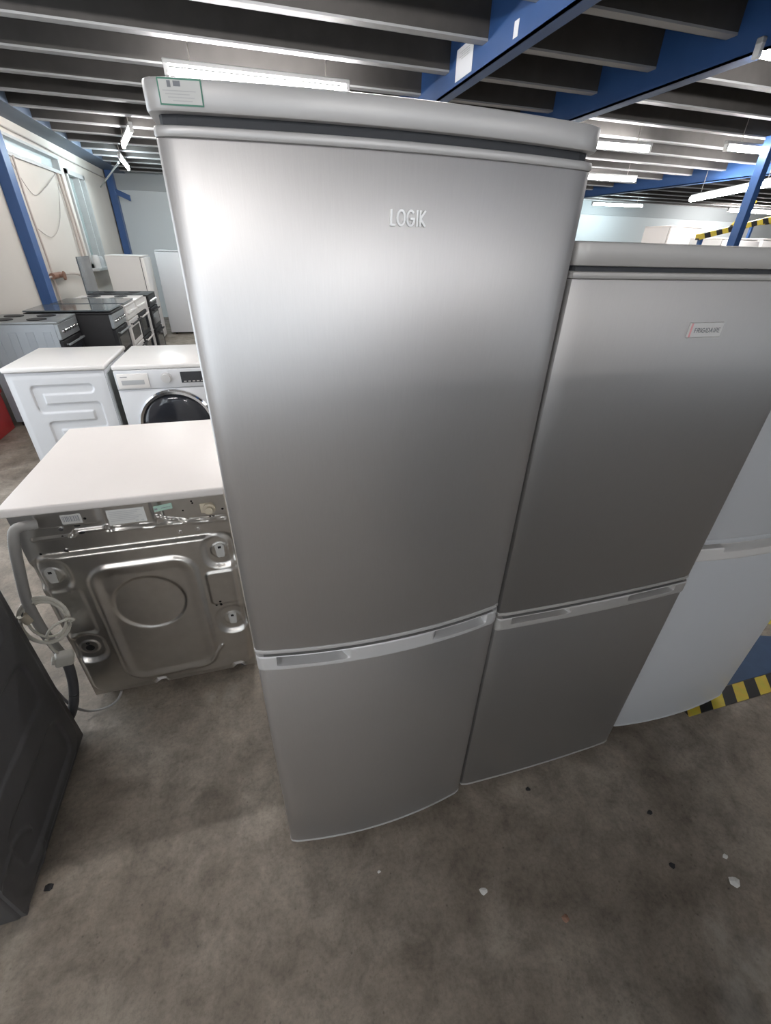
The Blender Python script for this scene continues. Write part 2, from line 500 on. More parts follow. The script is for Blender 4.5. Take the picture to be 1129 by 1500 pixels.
# near side, unseen: windows and dark shutter added to shape the door reflections
for i, (a, b, c, d) in enumerate(REAR):
    fr = bmesh.new()
    for lo, hi in (((a, c), (a + .05, d)), ((b - .05, c), (b, d)), ((a, c), (b, c + .05)), ((a, d - .05), (b, d)), (((a + b) / 2 - .025, c), ((a + b) / 2 + .025, d))):
        box(fr, (lo[0], YR - 0.13, lo[1]), (hi[0], YR - 0.05, hi[1]))
    w = link('window_%d' % (i + 4), fr, FRAMEM)  # added window, unseen
    tag(w, ['added narrow window in the near wall behind the viewer', 'added long high window above the dark shutter', 'added wide window in the near wall behind the viewer'][i], 'window', kind='structure')
    link('window_pane', BX((a + .03, YR - 0.10, c + .03), (b - .03, YR - 0.09, d - .03)), CLEAR_GLASS, w)  # pane of the added window
bm = bmesh.new()
for k in range(18):
    box(bm, (1.0, YR, 0.0 + k * 0.105), (4.6, YR + 0.035, 0.1 + k * 0.105), 0.012, 1)
tag(link('added_shutter', bm, ADDED_SHUTTER), 'added dark slatted shutter in the near wall', 'door', kind='structure')  # added only as a dark shape for the steel to reflect

# left wall: fanlight strip and window
fr = bmesh.new()
for a, b in ((5.2, 5.24), (6.9, 6.95), (8.68, 8.72)):
    box(fr, (XL - 0.10, a, 2.30), (XL + 0.02, b, 2.45))
box(fr, (XL - 0.10, 5.2, 2.27), (XL + 0.03, 8.72, 2.31)); box(fr, (XL - 0.10, 5.2, 2.44), (XL + 0.03, 8.72, 2.47))
w = tag(link('window_1', fr, FRAMEM), 'long narrow fanlight strip high on the cream side wall', 'window', kind='structure')
link('window_pane', BX((XL - 0.07, 5.22, 2.29), (XL - 0.06, 8.70, 2.46)), FAN_GLASS, w)
fr = bmesh.new()
for lo, hi in (((8.90, 1.11), (8.97, 2.37)), ((9.76, 1.11), (9.83, 2.37)), ((8.90, 1.11), (9.83, 1.17)), ((8.90, 2.31), (9.83, 2.37)), ((9.46, 1.15), (9.50, 2.33))):
    box(fr, (XL - 0.10, lo[0], lo[1]), (XL + 0.03, hi[0], hi[1]))
w = tag(link('window_2', fr, FRAMEM), 'tall grimy grey green window in the cream side wall', 'window', kind='structure')
link('window_pane', BX((XL - 0.07, 8.95, 1.14), (XL - 0.06, 9.78, 2.34)), PANE_GLASS, w)
fr = bmesh.new()
for a, b in ((1.5, 1.56), (2.57, 2.63), (3.64, 3.7)):
    box(fr, (XL - 0.12, a, 0.05), (XL - 0.04, b, 2.35))
box(fr, (XL - 0.12, 1.5, 0.05), (XL - 0.04, 3.7, 0.12)); box(fr, (XL - 0.12, 1.5, 2.29), (XL - 0.04, 3.7, 2.35))
d2 = tag(link('added_side_door', fr, FRAMEM), 'added glazed double door in the side wall beside the white washing machines', 'door', kind='structure')  # unseen door, added so daylight reaches the floor and machines
link('added_door_pane', BX((XL - 0.09, 1.53, .1), (XL - 0.08, 3.67, 2.32)), CLEAR_GLASS, d2)
fr = bmesh.new()
for lo, hi in (((-3.2, .9), (-3.15, 2.5)), ((-.55, .9), (-.5, 2.5)), ((-3.2, .9), (-.5, .95)), ((-3.2, 2.45), (-.5, 2.5)), ((-1.88, .9), (-1.82, 2.5))):
    box(fr, (XL - 0.12, lo[0], lo[1]), (XL - 0.04, hi[0], hi[1]))
w5 = tag(link('window_3', fr, FRAMEM), 'added wide window in the side wall left of the viewer', 'window', kind='structure')  # out of view, added to brighten the left edge of the steel door
link('window_pane', BX((XL - 0.09, -3.17, .93), (XL - 0.08, -.53, 2.47)), CLEAR_GLASS, w5)  # pane of the added side window
box_sill = BX((XL, 8.85, 1.07), (XL + 0.12, 9.88, 1.11), 0.006)
link('window_sill', box_sill, FRAMEM, w)

# steel frame of the mezzanine: beams run away from the viewer, joists across
def struct(name, bm, m, label, cat):
    return tag(link(name, bm, m), label, cat, kind='structure')

def channel_beam(x0, x1, z0, z1, y0, y1, t=0.012):
    bm = bmesh.new()
    box(bm, (x0, y0, z0), (x0 + t, y1, z1))
    box(bm, (x0, y0, z0), (x1, y1, z0 + t)); box(bm, (x0, y0, z1 - t), (x1, y1, z1))
    return bm

struct('ceiling_beam', channel_beam(1.63, 1.72, 2.505, 2.86, YR, YF), BLUE, 'bright blue steel beam with paper notices above the tallest fridge', 'beam')
struct('ceiling_beam', channel_beam(2.93, 3.04, 2.505, 2.86, YR, YF), BLUE, 'second blue steel beam to the right of the one with notices', 'beam')
struct('ceiling_beam', channel_beam(7.2, 7.32, 2.505, 2.86, YR, YF), BLUE, 'far blue steel beam over the right hand lamps', 'beam')
struct('ceiling_beam', BX((XL, YR, 2.62), (XL + 0.30, YF, 2.86), 0.004), BLUE_DARK, 'dark blue steel beam along the top of the side wall', 'beam')

def joist(y, x0, x1, z=2.62, h=0.23, fl=0.075):
    bm = bmesh.new()
    t = 0.004
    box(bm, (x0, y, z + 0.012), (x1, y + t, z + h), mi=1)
    box(bm, (x0, y - 0.001, z), (x1, y + fl, z + 0.012)); box(bm, (x0, y + fl - t, z), (x1, y + fl, z + 0.018))
    box(bm, (x0, y, z + h - t), (x1, y + fl, z + h))
    return bm
y = -4.5
jy = []
base = 4.10
k = -14
while base + k * 0.606 < YF - 0.2:
    jy.append(base + k * 0.606); k += 1
ordn = 0
for y in jy:
    if y < YR + 0.1: continue
    struct('ceiling_joist', joist(y, XL + 0.30, 1.63), [JOIST, JOIST_WEB_SHADE], 'galvanised ceiling joist between the side wall and the first blue beam', 'joist')['group'] = 'ceiling joists left of the first blue beam'
    struct('ceiling_joist', joist(y + 0.02, 1.66, 2.93), [JOIST, JOIST_WEB_SHADE], 'galvanised ceiling joist between the two near blue beams', 'joist')['group'] = 'ceiling joists between the blue beams'
    struct('ceiling_joist', joist(y + 0.05, 2.96, XR), [JOIST, JOIST_WEB_SHADE], 'galvanised ceiling joist right of the second blue beam', 'joist')['group'] = 'ceiling joists right of the second blue beam'

# columns
struct('column', BX((XL, 6.50, 0), (XL + 0.11, 6.67, 2.62), 0.004), BLUE, 'blue steel column against the side wall behind the grey cooker', 'column')
bm = BX((XL + 0.02, 11.42, 0), (XL + 0.14, 11.6, 2.62), 0.004)
struct('column', bm, BLUE, 'blue steel column in the far corner behind the white fridges', 'column')
bm = bmesh.new()
p0, p1 = Vector((XL + 0.12, 11.5, 2.30)), Vector((XL + 0.36, 11.5, 2.20))
d = (p1 - p0)
for s in (0,):
    q = [p0 + Vector((0, 0, .05)), p1 + Vector((0, 0, .05)), p1 - Vector((0, 0, .05)), p0 - Vector((0, 0, .05))]
    fr = [bm.verts.new(v + Vector((0, -.02, 0))) for v in q]; bk = [bm.verts.new(v + Vector((0, .02, 0))) for v in q]
    bm.faces.new(fr); bm.faces.new(bk[::-1])
    for i in range(4): bm.faces.new((fr[i], bk[i], bk[(i + 1) % 4], fr[(i + 1) % 4]))
struct('column_brace', bm, BLUE, 'short slanting blue bracket at the top of the far corner column', 'bracket')
struct('column', BX((5.53, 4.6, 0), (5.61, 4.70, 2.62), 0.004), BLUE, 'blue steel column beside the striped hazard rail', 'column')

# wall services
bm = bmesh.new()
tube(bm, catmull([(XL + .03, 7.02, 2.28), (XL + .03, 7.0, 1.8), (XL + .03, 7.05, 1.2), (XL + .03, 7.02, 0.3)], 6), 0.012, 8)
tag(link('wall_pipe', bm, PIPEM, smooth=True), 'thin pale pipe down the cream wall right of the blue column', 'pipe')
bm = bmesh.new()
tube(bm, catmull([(XL + .035, 6.83, 1.10), (XL + .05, 7.4, 1.11), (XL + .04, 7.9, 1.09), (XL + .04, 8.3, 1.02)], 8), 0.014, 8)
t = thing('water_pipe', (0, 0, 0), 'horizontal pipe with a rusty valve on the cream wall', 'pipe')
link('pipe', bm, PIPEM, t, True)
bm = bmesh.new()
cyl(bm, (XL + .05, 6.95, 1.11), (XL + .05, 7.25, 1.11), 0.035, 12); cyl(bm, (XL + .05, 7.1, 1.11), (XL + .13, 7.1, 1.11), 0.018, 10)
cyl(bm, (XL + .13, 7.1, 1.11), (XL + .145, 7.1, 1.11), 0.05, 14)
link('valve', bm, VALVE_RED, t, True)
bm = bmesh.new()
tube(bm, catmull([(XL + .03, 8.45, 2.27), (XL + .03, 8.5, 1.8), (XL + .035, 8.48, 1.3), (XL + .03, 8.52, 0.4)], 6), 0.02, 8)
tube(bm, catmull([(XL + .03, 8.6, 2.27), (XL + .03, 8.62, 1.8), (XL + .035, 8.63, 1.3), (XL + .03, 8.6, 0.4)], 6), 0.016, 8)
tag(link('pipe_pair', bm, PIPEM, smooth=True), 'pair of pinkish pipes down the wall beside the window', 'pipe')
for nm, pts, lb in (('hanging_cable', [(XL + .02, 6.95, 2.2), (XL + .02, 7.3, 1.95), (XL + .02, 7.8, 2.05), (XL + .02, 8.35, 2.24)], 'thin cable sagging high on the cream wall under the fanlight'),
                    ('hanging_cable', [(XL + .02, 7.02, 1.62), (XL + .02, 7.5, 1.52), (XL + .02, 8.0, 1.72), (XL + .02, 8.4, 2.15)], 'thin cable sagging low across the cream wall beside the blue column')):
    bm = bmesh.new(); tube(bm, catmull(pts, 10), 0.0045, 6)
    tag(link(nm, bm, CABLE, smooth=True), lb, 'cable')
bm = bmesh.new(); tube(bm, catmull([(XL + .02, 5.5, 2.53), (XL + .02, 8.0, 2.52), (XL + .02, 9.2, 2.50), (XL + .02, 11.4, 2.49)], 8), 0.01, 6)
tag(link('wall_cable', bm, CABLE, smooth=True), 'straight cable along the wall above the fanlight', 'cable')
bm = bmesh.new(); tube(bm, [Vector((XL + .05, 10.7, 2.30)), Vector((-1.62, 9.28, 2.512))], 0.012, 8)
tag(link('lamp_conduit', bm, CONDUIT, smooth=True), 'pale conduit from the side wall to the far corner lamp', 'conduit')

# ------------------------------------------------------------------ lamps
def lamp(p, q, label, m=None, r=0.020, house=True):
    p, q = Vector(p), Vector(q)
    c = (p + q) / 2
    L = (q - p).length
    rz = math.atan2(q.y - p.y, q.x - p.x)
    t = thing('fluorescent_lamp', c, label, 'lamp', 'fluorescent ceiling lamps', rz)
    bm = bmesh.new(); cyl(bm, (-L / 2, 0, 0), (L / 2, 0, 0), r, 14)
    link('tube', bm, m or TUBE_ON, t, True)
    if house:
        bm = bmesh.new(); box(bm, (-L / 2 - 0.03, -0.02, 0.032), (L / 2 + 0.03, 0.02, 0.062), 0.005, 1)
        link('batten', bm, CABINET_GREY, t)
    for s in (-1, 1):
        bm = bmesh.new(); cyl(bm, (s * L * 0.38, 0, 0.058), (s * L * 0.38, 0, ZD - c.z), 0.004, 8)
        link('hanger', bm, CABLE, t)
        link('tube_holder', BX((s * (L / 2 + 0.012) - 0.014, -0.02, -0.025), (s * (L / 2 + 0.012) + 0.014, 0.02, 0.04), 0.003, 1), OFFWHITE, t)
    return t
lamp((-0.314, 4.32, 2.5), (0.90, 4.30, 2.5), 'bright fluorescent lamp directly above the tallest fridge top')
lamp((-0.937, 6.484, 2.5), (-1.221, 7.576, 2.5), 'slanting fluorescent lamp left of the tallest fridge')
lamp((-1.461, 8.546, 2.5), (-1.583, 9.802, 2.5), 'cool fluorescent lamp near the far left corner', TUBE_COOL)
lamp((3.2, 5.27, 2.5), (4.46, 5.15, 2.5), 'fluorescent lamp beside the top right corner of the tallest fridge')
lamp((4.9, 7.28, 2.5), (6.1, 7.17, 2.5), 'middle lamp of the three stacked right of the tallest fridge')
lamp((8.3, 10.95, 2.5), (9.57, 10.75, 2.5), 'lowest coolest lamp of the three right of the tallest fridge', TUBE_COOL)
lamp((5.11, 4.75, 2.5), (6.45, 4.72, 2.5), 'fluorescent lamp at the right edge above the long skewed lamp')
lamp((7.24, 7.08, 2.3), (6.35, 5.0, 2.3), 'long skewed fluorescent lamp passing behind the blue column', r=0.035)
lamp((11.97, 10.45, 2.5), (13.6, 10.4, 2.5), 'low far fluorescent lamp behind the blue column', r=0.035)
lamp((2.93, 2.72, 2.5), (4.13, 2.74, 2.5), 'fluorescent lamp at the right end of the second blue beam')
lamp((0.1, 7.6, 2.5), (1.3, 7.6, 2.5), 'added fluorescent lamp hidden behind the tallest fridge, nearer one')  # this and the next two are added to brighten the back
lamp((0.6, 10.4, 2.5), (1.8, 10.4, 2.5), 'added fluorescent lamp hidden behind the tallest fridge, by the far wall', TUBE_COOL)
lamp((3.2, 9.0, 2.5), (4.4, 9.0, 2.5), 'added fluorescent lamp hidden behind the tallest fridge, to its right')
# overhead row, then added lamps behind the viewer that brighten the steel doors
lamp((-1.75, 2.3, 2.52), (-0.55, 2.3, 2.52), 'fluorescent lamp overhead above the bare backed washing machine')
lamp((-0.25, 2.3, 2.52), (0.95, 2.3, 2.52), 'fluorescent lamp overhead just behind the tallest fridge')
lamp((-1.9, -1.3, 2.52), (-0.7, -1.3, 2.52), 'added fluorescent lamp overhead behind the viewer by the side wall')
lamp((0.0, -3.2, 2.52), (1.2, -3.2, 2.52), 'added fluorescent lamp overhead straight behind the viewer')
lamp((2.6, -3.2, 2.52), (3.8, -3.2, 2.52), 'added fluorescent lamp overhead behind the viewer to the right')

# notices on the blue beam
def notice(y0, y1, z0, z1, label, lines):
    t = thing('paper_notice', (1.629, (y0 + y1) / 2, z0), label, 'notice')
    h, w = z1 - z0, (y1 - y0)
    link('sheet', BX((-0.002, -w / 2, 0), (0, w / 2, h)), PAPER, t)
    if lines:
        bm = bmesh.new()
        for i in range(4):
            box(bm, (-0.0026, -w * 0.3, h * (0.82 - i * 0.07)), (-0.0019, w * (0.3 - 0.1 * (i % 2)), h * (0.845 - i * 0.07)))
        link('print', bm, PALE_INK, t)
notice(3.70, 3.97, 2.535, 2.70, 'white paper notice taped to the first blue beam above the fridge', True)
notice(3.115, 3.165, 2.54, 2.61, 'small white tag stuck on the first blue beam near the frame top', False)

# ------------------------------------------------------------------ fridges
def foot(parent, x, y, h=0.03):
    bm = bmesh.new(); cyl(bm, (x, y, 0), (x, y, h * 0.5), 0.02, 16); cyl(bm, (x, y, h * 0.5), (x, y, h + 0.004), 0.011, 12)
    link('leveling_foot', bm, SEAL, parent, True)

def fridge(x0, x1, yc, bow, ztop, zcap, zdoor, zup, zband_t, zband_b, zbot, depth, door_m, plast, band_m, label, pockets, cap_ext=0.0, strip=0.010, capm=None, pdepth=0.042, pocket_shade=None):
    X = (x0 + x1) / 2
    t = thing('fridge_freezer', (X, yc, 0), label, 'fridge')
    a, b = x0 - X, x1 - X
    D = 0.055
    cab = bmesh.new()
    box(cab, (a + 0.003, D + 0.012, 0.03), (b - 0.003, depth, ztop - 0.035), 0.004)
    link('cabinet', cab, CABINET_GREY if door_m is not WHITE_COOL else WHITE_COOL, t)
    link('door_gasket', BX((a + 0.012, D, zbot + 0.01), (b - 0.012, D + 0.014, zdoor - 0.005)), SEAL, t)
    # recess under the cap
    bm = bmesh.new(); bowed(bm, a + 0.006, b - 0.006, 0.006, bow, depth - 0.03, zdoor - 0.012, zcap + 0.002, 0.0005, 0.012)
    link('vent_recess', bm, SEAL, t)
    bm = bmesh.new(); bowed(bm, a - cap_ext, b + cap_ext, -0.002, bow, depth, zcap, ztop, 0.003, 0.016)
    link('top_cap', bm, capm or plast, t, True)
    bm = bmesh.new(); bowed(bm, a, b, 0, bow, D, zup + strip, zdoor - strip, 0.0015, 0.012)
    up = link('upper_door', bm, door_m, t, True)
    for z0, z1 in ((zdoor - strip, zdoor), (zup, zup + strip)):
        bm = bmesh.new(); bowed(bm, a - 0.001, b + 0.001, -0.001, bow, D, z0, z1, 0.0025, 0.012)
        link('door_edge_trim', bm, plast, up, True)
    bm = bmesh.new(); bowed(bm, a, b, 0, bow, D, zbot + 0.008, zband_b, 0.0015, 0.012)
    lo = link('lower_door', bm, door_m, t, True)
    bm = bmesh.new(); bowed(bm, a - 0.001, b + 0.001, -0.001, bow, D, zbot, zbot + 0.008, 0.0025, 0.012)
    link('door_edge_trim', bm, plast, lo, True)
    # handle band with two finger pockets open at the top
    H = zband_t - zband_b
    def fy(x, z):
        s = 1 - 0
        y_ = bow_y(x, a, b, -0.003, bow)
        e = min(x - a, b - x)
        if e < 0.012: y_ += 0.012 - math.sqrt(max(0, 0.012 ** 2 - (0.012 - e) ** 2))
        zz = (z - zband_b) / H
        y_ += 0.002 * (1 - sstep(0, 0.12, zz)) + 0.002 * sstep(0.92, 1.0, zz)
        for (q0, q1, w0, w1, inner) in pockets:
            q0, q1 = q0 - X, q1 - X
            m0 = sstep(q0 - (0.004 if inner > 0 else 0.026), q0 + 0.006, x)
            m1 = 1 - sstep(q1 - 0.006, q1 + (0.026 if inner > 0 else 0.004), x)
            mz = sstep(w0 - 0.04, w0 + 0.04, zz) * (1 - sstep(w1 - 0.03, w1 + 0.03, zz))
            y_ += pdepth * min(m0, m1) * mz
        return y_
    xs = sorted(set([a, a + .0008, a + .003, a + .007, b - .007, b - .003, b - .0008, b] + lin(a + 0.012, b - 0.012, 150)))
    bm = relief(xs, lin(zband_b, zband_t, 26), fy, D)
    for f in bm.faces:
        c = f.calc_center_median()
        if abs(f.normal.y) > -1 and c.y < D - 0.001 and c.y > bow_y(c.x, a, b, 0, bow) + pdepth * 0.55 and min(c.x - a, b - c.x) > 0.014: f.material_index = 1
    hb = link('handle_band', bm, [band_m, pocket_shade or band_m], lo, True)
    # feet
    for fx in (a + 0.05, b - 0.05):
        foot(t, fx, 0.08, zbot + 0.004); foot(t, fx, depth - 0.05, zbot + 0.004)
    return t, up, lo, hb, X

# tallest, front centre
F1 = dict(x0=-0.070, x1=0.466, yc=0.629, bow=0.027)
t1, up1, lo1, hb1, X1 = fridge(**F1, ztop=1.6665, zcap=1.6400, zdoor=1.6305, zup=0.835, zband_t=0.829, zband_b=0.789, zbot=0.026, depth=0.57,
    door_m=STEEL, plast=SILVER_PLASTIC, band_m=SILVER_BAND,
    label='tallest brushed silver fridge freezer in the middle with a sticker on its cap', capm=SILVER_PLASTIC,
    pockets=[(-0.027, 0.092, 0.36, 0.93, 1), (0.322, 0.428, 0.36, 0.93, -1)], cap_ext=0.004, pocket_shade=POCKET_SHADE)
f1y = lambda x: bow_y(x, F1['x0'] - X1, F1['x1'] - X1, 0, F1['bow'])
link('brand_lettering', lettering('LOGIK', 0.1775 - X1, 0.2213 - X1, 1.5515, 0.0148, f1y, 0.0023, 0.0030), LETTER, up1)
# green bordered sticker on the cap
def sticker(parent, x0, x1, z0, z1, fy):
    def q(bm, a, b, c, d, off, mi):
        xs = lin(a, b, 6)
        lo = [bm.verts.new((x, fy(x) - off, c)) for x in xs]; hi = [bm.verts.new((x, fy(x) - off, d)) for x in xs]
        for i in range(6):
            bm.faces.new((lo[i], lo[i + 1], hi[i + 1], hi[i])).material_index = mi
    bm = bmesh.new()
    q(bm, x0, x1, z0, z1, 0.0006, 0)
    e = 0.0013
    q(bm, x0 + e, x1 - e, z0 + e, z1 - e, 0.0009, 1)
    w, h = x1 - x0, z1 - z0
    q(bm, x0 + w * .22, x0 + w * .30, z0 + h * .66, z0 + h * .9, 0.0011, 2)
    q(bm, x0 + w * .36, x0 + w * .52, z0 + h * .70, z0 + h * .9, 0.0011, 2)
    for i, (l, r) in enumerate(((.1, .85), (.15, .7), (.2, .8), (.3, .75))):
        q(bm, x0 + w * l, x0 + w * r, z0 + h * (.52 - i * .12), z0 + h * (.555 - i * .12), 0.0011, 3)
    return link('sticker', bm, [GREEN, STICKER, INK, PALE_INK], parent)
cap1 = [c for c in t1.children if c.name.startswith('top_cap')][0]
capy = lambda x: bow_y(x, F1['x0'] - 0.004 - X1, F1['x1'] + 0.004 - X1, -0.002, F1['bow'])
st = sticker(cap1, -0.058 - X1, -0.0165 - X1, 1.6445, 1.6650, capy)
st['label'] = 'small green bordered paper sticker'

# second, right of it
F2 = dict(x0=0.477, x1=1.050, yc=0.640, bow=0.006)
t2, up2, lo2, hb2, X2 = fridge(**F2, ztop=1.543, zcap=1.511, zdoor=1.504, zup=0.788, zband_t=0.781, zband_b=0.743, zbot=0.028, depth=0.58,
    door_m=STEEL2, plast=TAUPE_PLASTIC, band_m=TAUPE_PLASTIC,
    label='shorter dark silver fridge freezer with a small name badge right of the tallest one',
    pockets=[(0.52, 0.655, 0.52, 0.93, 1), (0.875, 1.0, 0.45, 0.90, -1)], strip=0.010, pocket_shade=POCKET_SHADE)
f2y = lambda x: bow_y(x, F2['x0'] - X2, F2['x1'] - X2, 0, F2['bow'])
a0, a1, zz0, zz1 = 0.731 - X2, 0.805 - X2, 1.4050, 1.4295
bm = bmesh.new(); box(bm, (a0, f2y(a0) - 0.0035, zz0), (a1, f2y(a0) + 0.002, zz1), 0.0012, 2)
bd = link('name_badge', bm, mat('badge_silver', (0.66, 0.65, 0.64), 0.35, 0.2, 0.03, 30), up2)
link('badge_lettering', lettering('FRIGIDAIRE', a0 + 0.011, a1 - 0.006, zz0 + 0.0085, 0.0068, lambda x: f2y(a0) - 0.0035, 0.0012, 0.0003), INK, bd)
link('badge_stripe', BX((a0 + 0.0010, f2y(a0) - 0.0042, zz0 + 0.001), (a0 + 0.0042, f2y(a0) - 0.003, zz1 - 0.001)), mat('badge_pink', (0.75, 0.36, 0.38), 0.4), bd)

# white one at the right edge
F3 = dict(x0=1.100, x1=1.640, yc=0.685, bow=0.022)
t3, up3, lo3, hb3, X3 = fridge(**F3, ztop=1.47, zcap=1.44, zdoor=1.435, zup=0.857, zband_t=0.843, zband_b=0.800, zbot=0.028, depth=0.56,
    door_m=WHITE_COOL, plast=WHITE_COOL, band_m=WHITE,
    label='white fridge freezer at the right edge past the two silver ones',
    pockets=[(1.185, 1.56, 0.72, 1.3, 1)], strip=0.016, pdepth=0.03)

# ------------------------------------------------------------------ washing machine seen from behind
WX0, WX1, WY, WD = -0.742, -0.145, 1.300, 0.64
t = thing('washing_machine', ((WX0 + WX1) / 2, WY, 0), 'white topped washing machine showing its bare metal back left of the tallest fridge', 'washing machine')
ox = (WX0 + WX1) / 2
A, B = WX0 - ox, WX1 - ox
bm = bmesh.new(); box(bm, (A + 0.004, 0.025, 0.03), (B - 0.004, WD - 0.02, 0.846), 0.008)
link('casing', bm, WHITE, t, True)
bm = bmesh.new()
box(bm, (A - 0.004, -0.015, 0.848), (B + 0.004, WD, 0.876), 0.007, 3)
link('top_panel', bm, WHITE_TOP, t, True)
for fx in (A + 0.05, B - 0.05):
    for fy_ in (0.06, WD - 0.08):
        foot(t, fx, fy_, 0.03)
# pressed steel back (coordinates in world x, z)
def back_h(x, z):
    """height of the pressing towards the viewer"""
    h = 0.0
    # lower plate with rounded outline
    d = rrect(x, z, -0.443, 0.375, 0.293, 0.325, 0.05)
    h += 0.016 * (1 - sstep(-0.018, 0.0, d))
    # raised inner square
    d = rrect(x, z, -0.440, 0.365, 0.168, 0.275, 0.075)
    h += 0.010 * (1 - sstep(-0.014, 0.004, d))
    h -= 0.004 * (1 - sstep(-0.05, -0.014, d))
    # circle stamped in it
    d = math.hypot(x + 0.446, z - 0.46) - 0.112
    h -= 0.0045 * (1 - sstep(-0.007, 0.007, d))
    # lobes round the transit bolts
    for cx, cz in ((-0.695, 0.618), (-0.192, 0.628), (-0.198, 0.313), (-0.684, 0.292)):
        d = rrect(x, z, cx, cz, 0.050, 0.062, 0.045)
        h -= 0.013 * (1 - sstep(-0.010, 0.012, d))
        d2 = math.hypot(x - cx, z - cz) - 0.030
        h += 0.003 * (1 - sstep(-0.004, 0.004, d2))
    # stepped pocket on the right between two bolts
    d = rrect(x, z, -0.196, 0.475, 0.060, 0.075, 0.02)
    h += 0.006 * (1 - sstep(-0.008, 0.004, d))
    d = rrect(x, z, -0.685, 0.46, 0.05, 0.10, 0.02)
    h -= 0.008 * (1 - sstep(-0.01, 0.01, d))
    # diagonal crease lower right
    d = seg_d(x, z, (-0.30, 0.13), (-0.255, 0.19))
    h += 0.004 * (1 - sstep(0.002, 0.010, d))
    # foot pockets along the bottom edge
    for cx in (-0.505, -0.215):
        d = math.hypot(x - cx, z - 0.055) - 0.026
        h -= 0.014 * (1 - sstep(-0.006, 0.006, d))
    # upper frame: brackets, ribs
    if z > 0.70:
        d = rrect(x, z, -0.592, 0.82, 0.082, 0.030, 0.010)
        h += 0.010 * (1 - sstep(-0.006, 0.004, d))
        h += 0.007 * (1 - sstep(0.003, 0.009, seg_d(x, z, (-0.70, 0.752), (-0.60, 0.752))))
        h += 0.007 * (1 - sstep(0.003, 0.009, seg_d(x, z, (-0.60, 0.752), (-0.585, 0.765))))
        h += 0.007 * (1 - sstep(0.003, 0.009, seg_d(x, z, (-0.585, 0.765), (-0.50, 0.765))))
        h += 0.007 * (1 - sstep(0.003, 0.009, seg_d(x, z, (-0.50, 0.765), (-0.49, 0.757))))
        h += 0.007 * (1 - sstep(0.003, 0.009, seg_d(x, z, (-0.49, 0.757), (-0.16, 0.745))))
        d = rrect(x, z, -0.437, 0.80, 0.07, 0.045, 0.01)
        h -= 0.007 * (1 - sstep(-0.004, 0.006, d))
        d = rrect(x, z, -0.235, 0.81, 0.105, 0.048, 0.02)
        h += 0.008 * (1 - sstep(-0.010, 0.004, d))
        h += 0.006 * (1 - sstep(0.002, 0.008, seg_d(x, z, (-0.36, 0.785), (-0.27, 0.762))))
    return h
xs = lin(WX0 + 0.002, WX1 - 0.002, 210)
zs = lin(0.034, 0.848, 280)
cache = {}
bm = relief([x - ox for x in xs], zs, lambda x, z: 0.012 - back_h(x + ox, z), 0.03)
back = link('rear_panel', bm, GALV, t, True)

def bp(x, z, out=0.0):
    return Vector((x - ox, 0.012 - back_h(x, z) - out, z))
# transit bolt caps, each a white slotted plate in its lobe
for cx, cz in ((-0.695, 0.618), (-0.192, 0.628), (-0.198, 0.313)):
    bm = bmesh.new()
    P = bp(cx, cz)
    n = 10
    prof = [(0.0145 * math.cos(a), 0.016 + 0.0145 * math.sin(a)) for a in lin(0, PI, n)] + [(-0.0145 + 0.003, -0.026), (0.0145 - 0.003, -0.026)]
    fr = [bm.verts.new(P + Vector((px, -0.004, pz))) for px, pz in prof]
    bk = [bm.verts.new(P + Vector((px, 0.002, pz))) for px, pz in prof]
    bm.faces.new(fr); bm.faces.new(bk[::-1])
    for i in range(len(fr)): bm.faces.new((fr[i], bk[i], bk[(i + 1) % len(fr)], fr[(i + 1) % len(fr)]))
    c = link('transit_bolt_cap', bm, CAPW, t)
    bm = bmesh.new()
    box(bm, (P.x - 0.005, P.y - 0.0046, P.z + 0.010), (P.x + 0.005, P.y - 0.0038, P.z + 0.019), 0.0)
    link('cap_slot', bm, HOLE, c)
# the open bolt hole and punched holes
def disc(cx, cz, r, sx=1.0):
    bm = bmesh.new()
    P = bp(cx, cz, 0.0006)
    vs = [bm.verts.new(P + Vector((r * sx * math.cos(2 * PI * k / 16), 0, r * math.sin(2 * PI * k / 16)))) for k in range(16)]
    bm.faces.new(vs)
    link('punched_hole', bm, HOLE, t)
for a_ in ((-0.684, 0.288, 0.014), (-0.686, 0.310, 0.006), (-0.576, 0.785, 0.004, 2.2), (-0.569, 0.762, 0.004, 2.2), (-0.545, 0.812, 0.004), (-0.622, 0.757, 0.003),
           (-0.245, 0.83, 0.003), (-0.243, 0.823, 0.003), (-0.20, 0.768, 0.004), (-0.19, 0.767, 0.004), (-0.158, 0.79, 0.004), (-0.242, 0.396, 0.004), (-0.226, 0.405, 0.0045), (-0.226, 0.415, 0.0045), (-0.226, 0.395, 0.0045),
           (-0.275, 0.80, 0.003), (-0.70, 0.70, 0.004)):
    disc(*a_)
for cx, cz in ((-0.63, 0.703), (-0.30, 0.717), (-0.245, 0.72), (-0.62, 0.78)):
    bm = bmesh.new(); P = bp(cx, cz); cyl(bm, P + Vector((0, 0.002, 0)), P + Vector((0, -0.004, 0)), 0.006, 12)
    link('panel_screw', bm, CHROME, t, True)
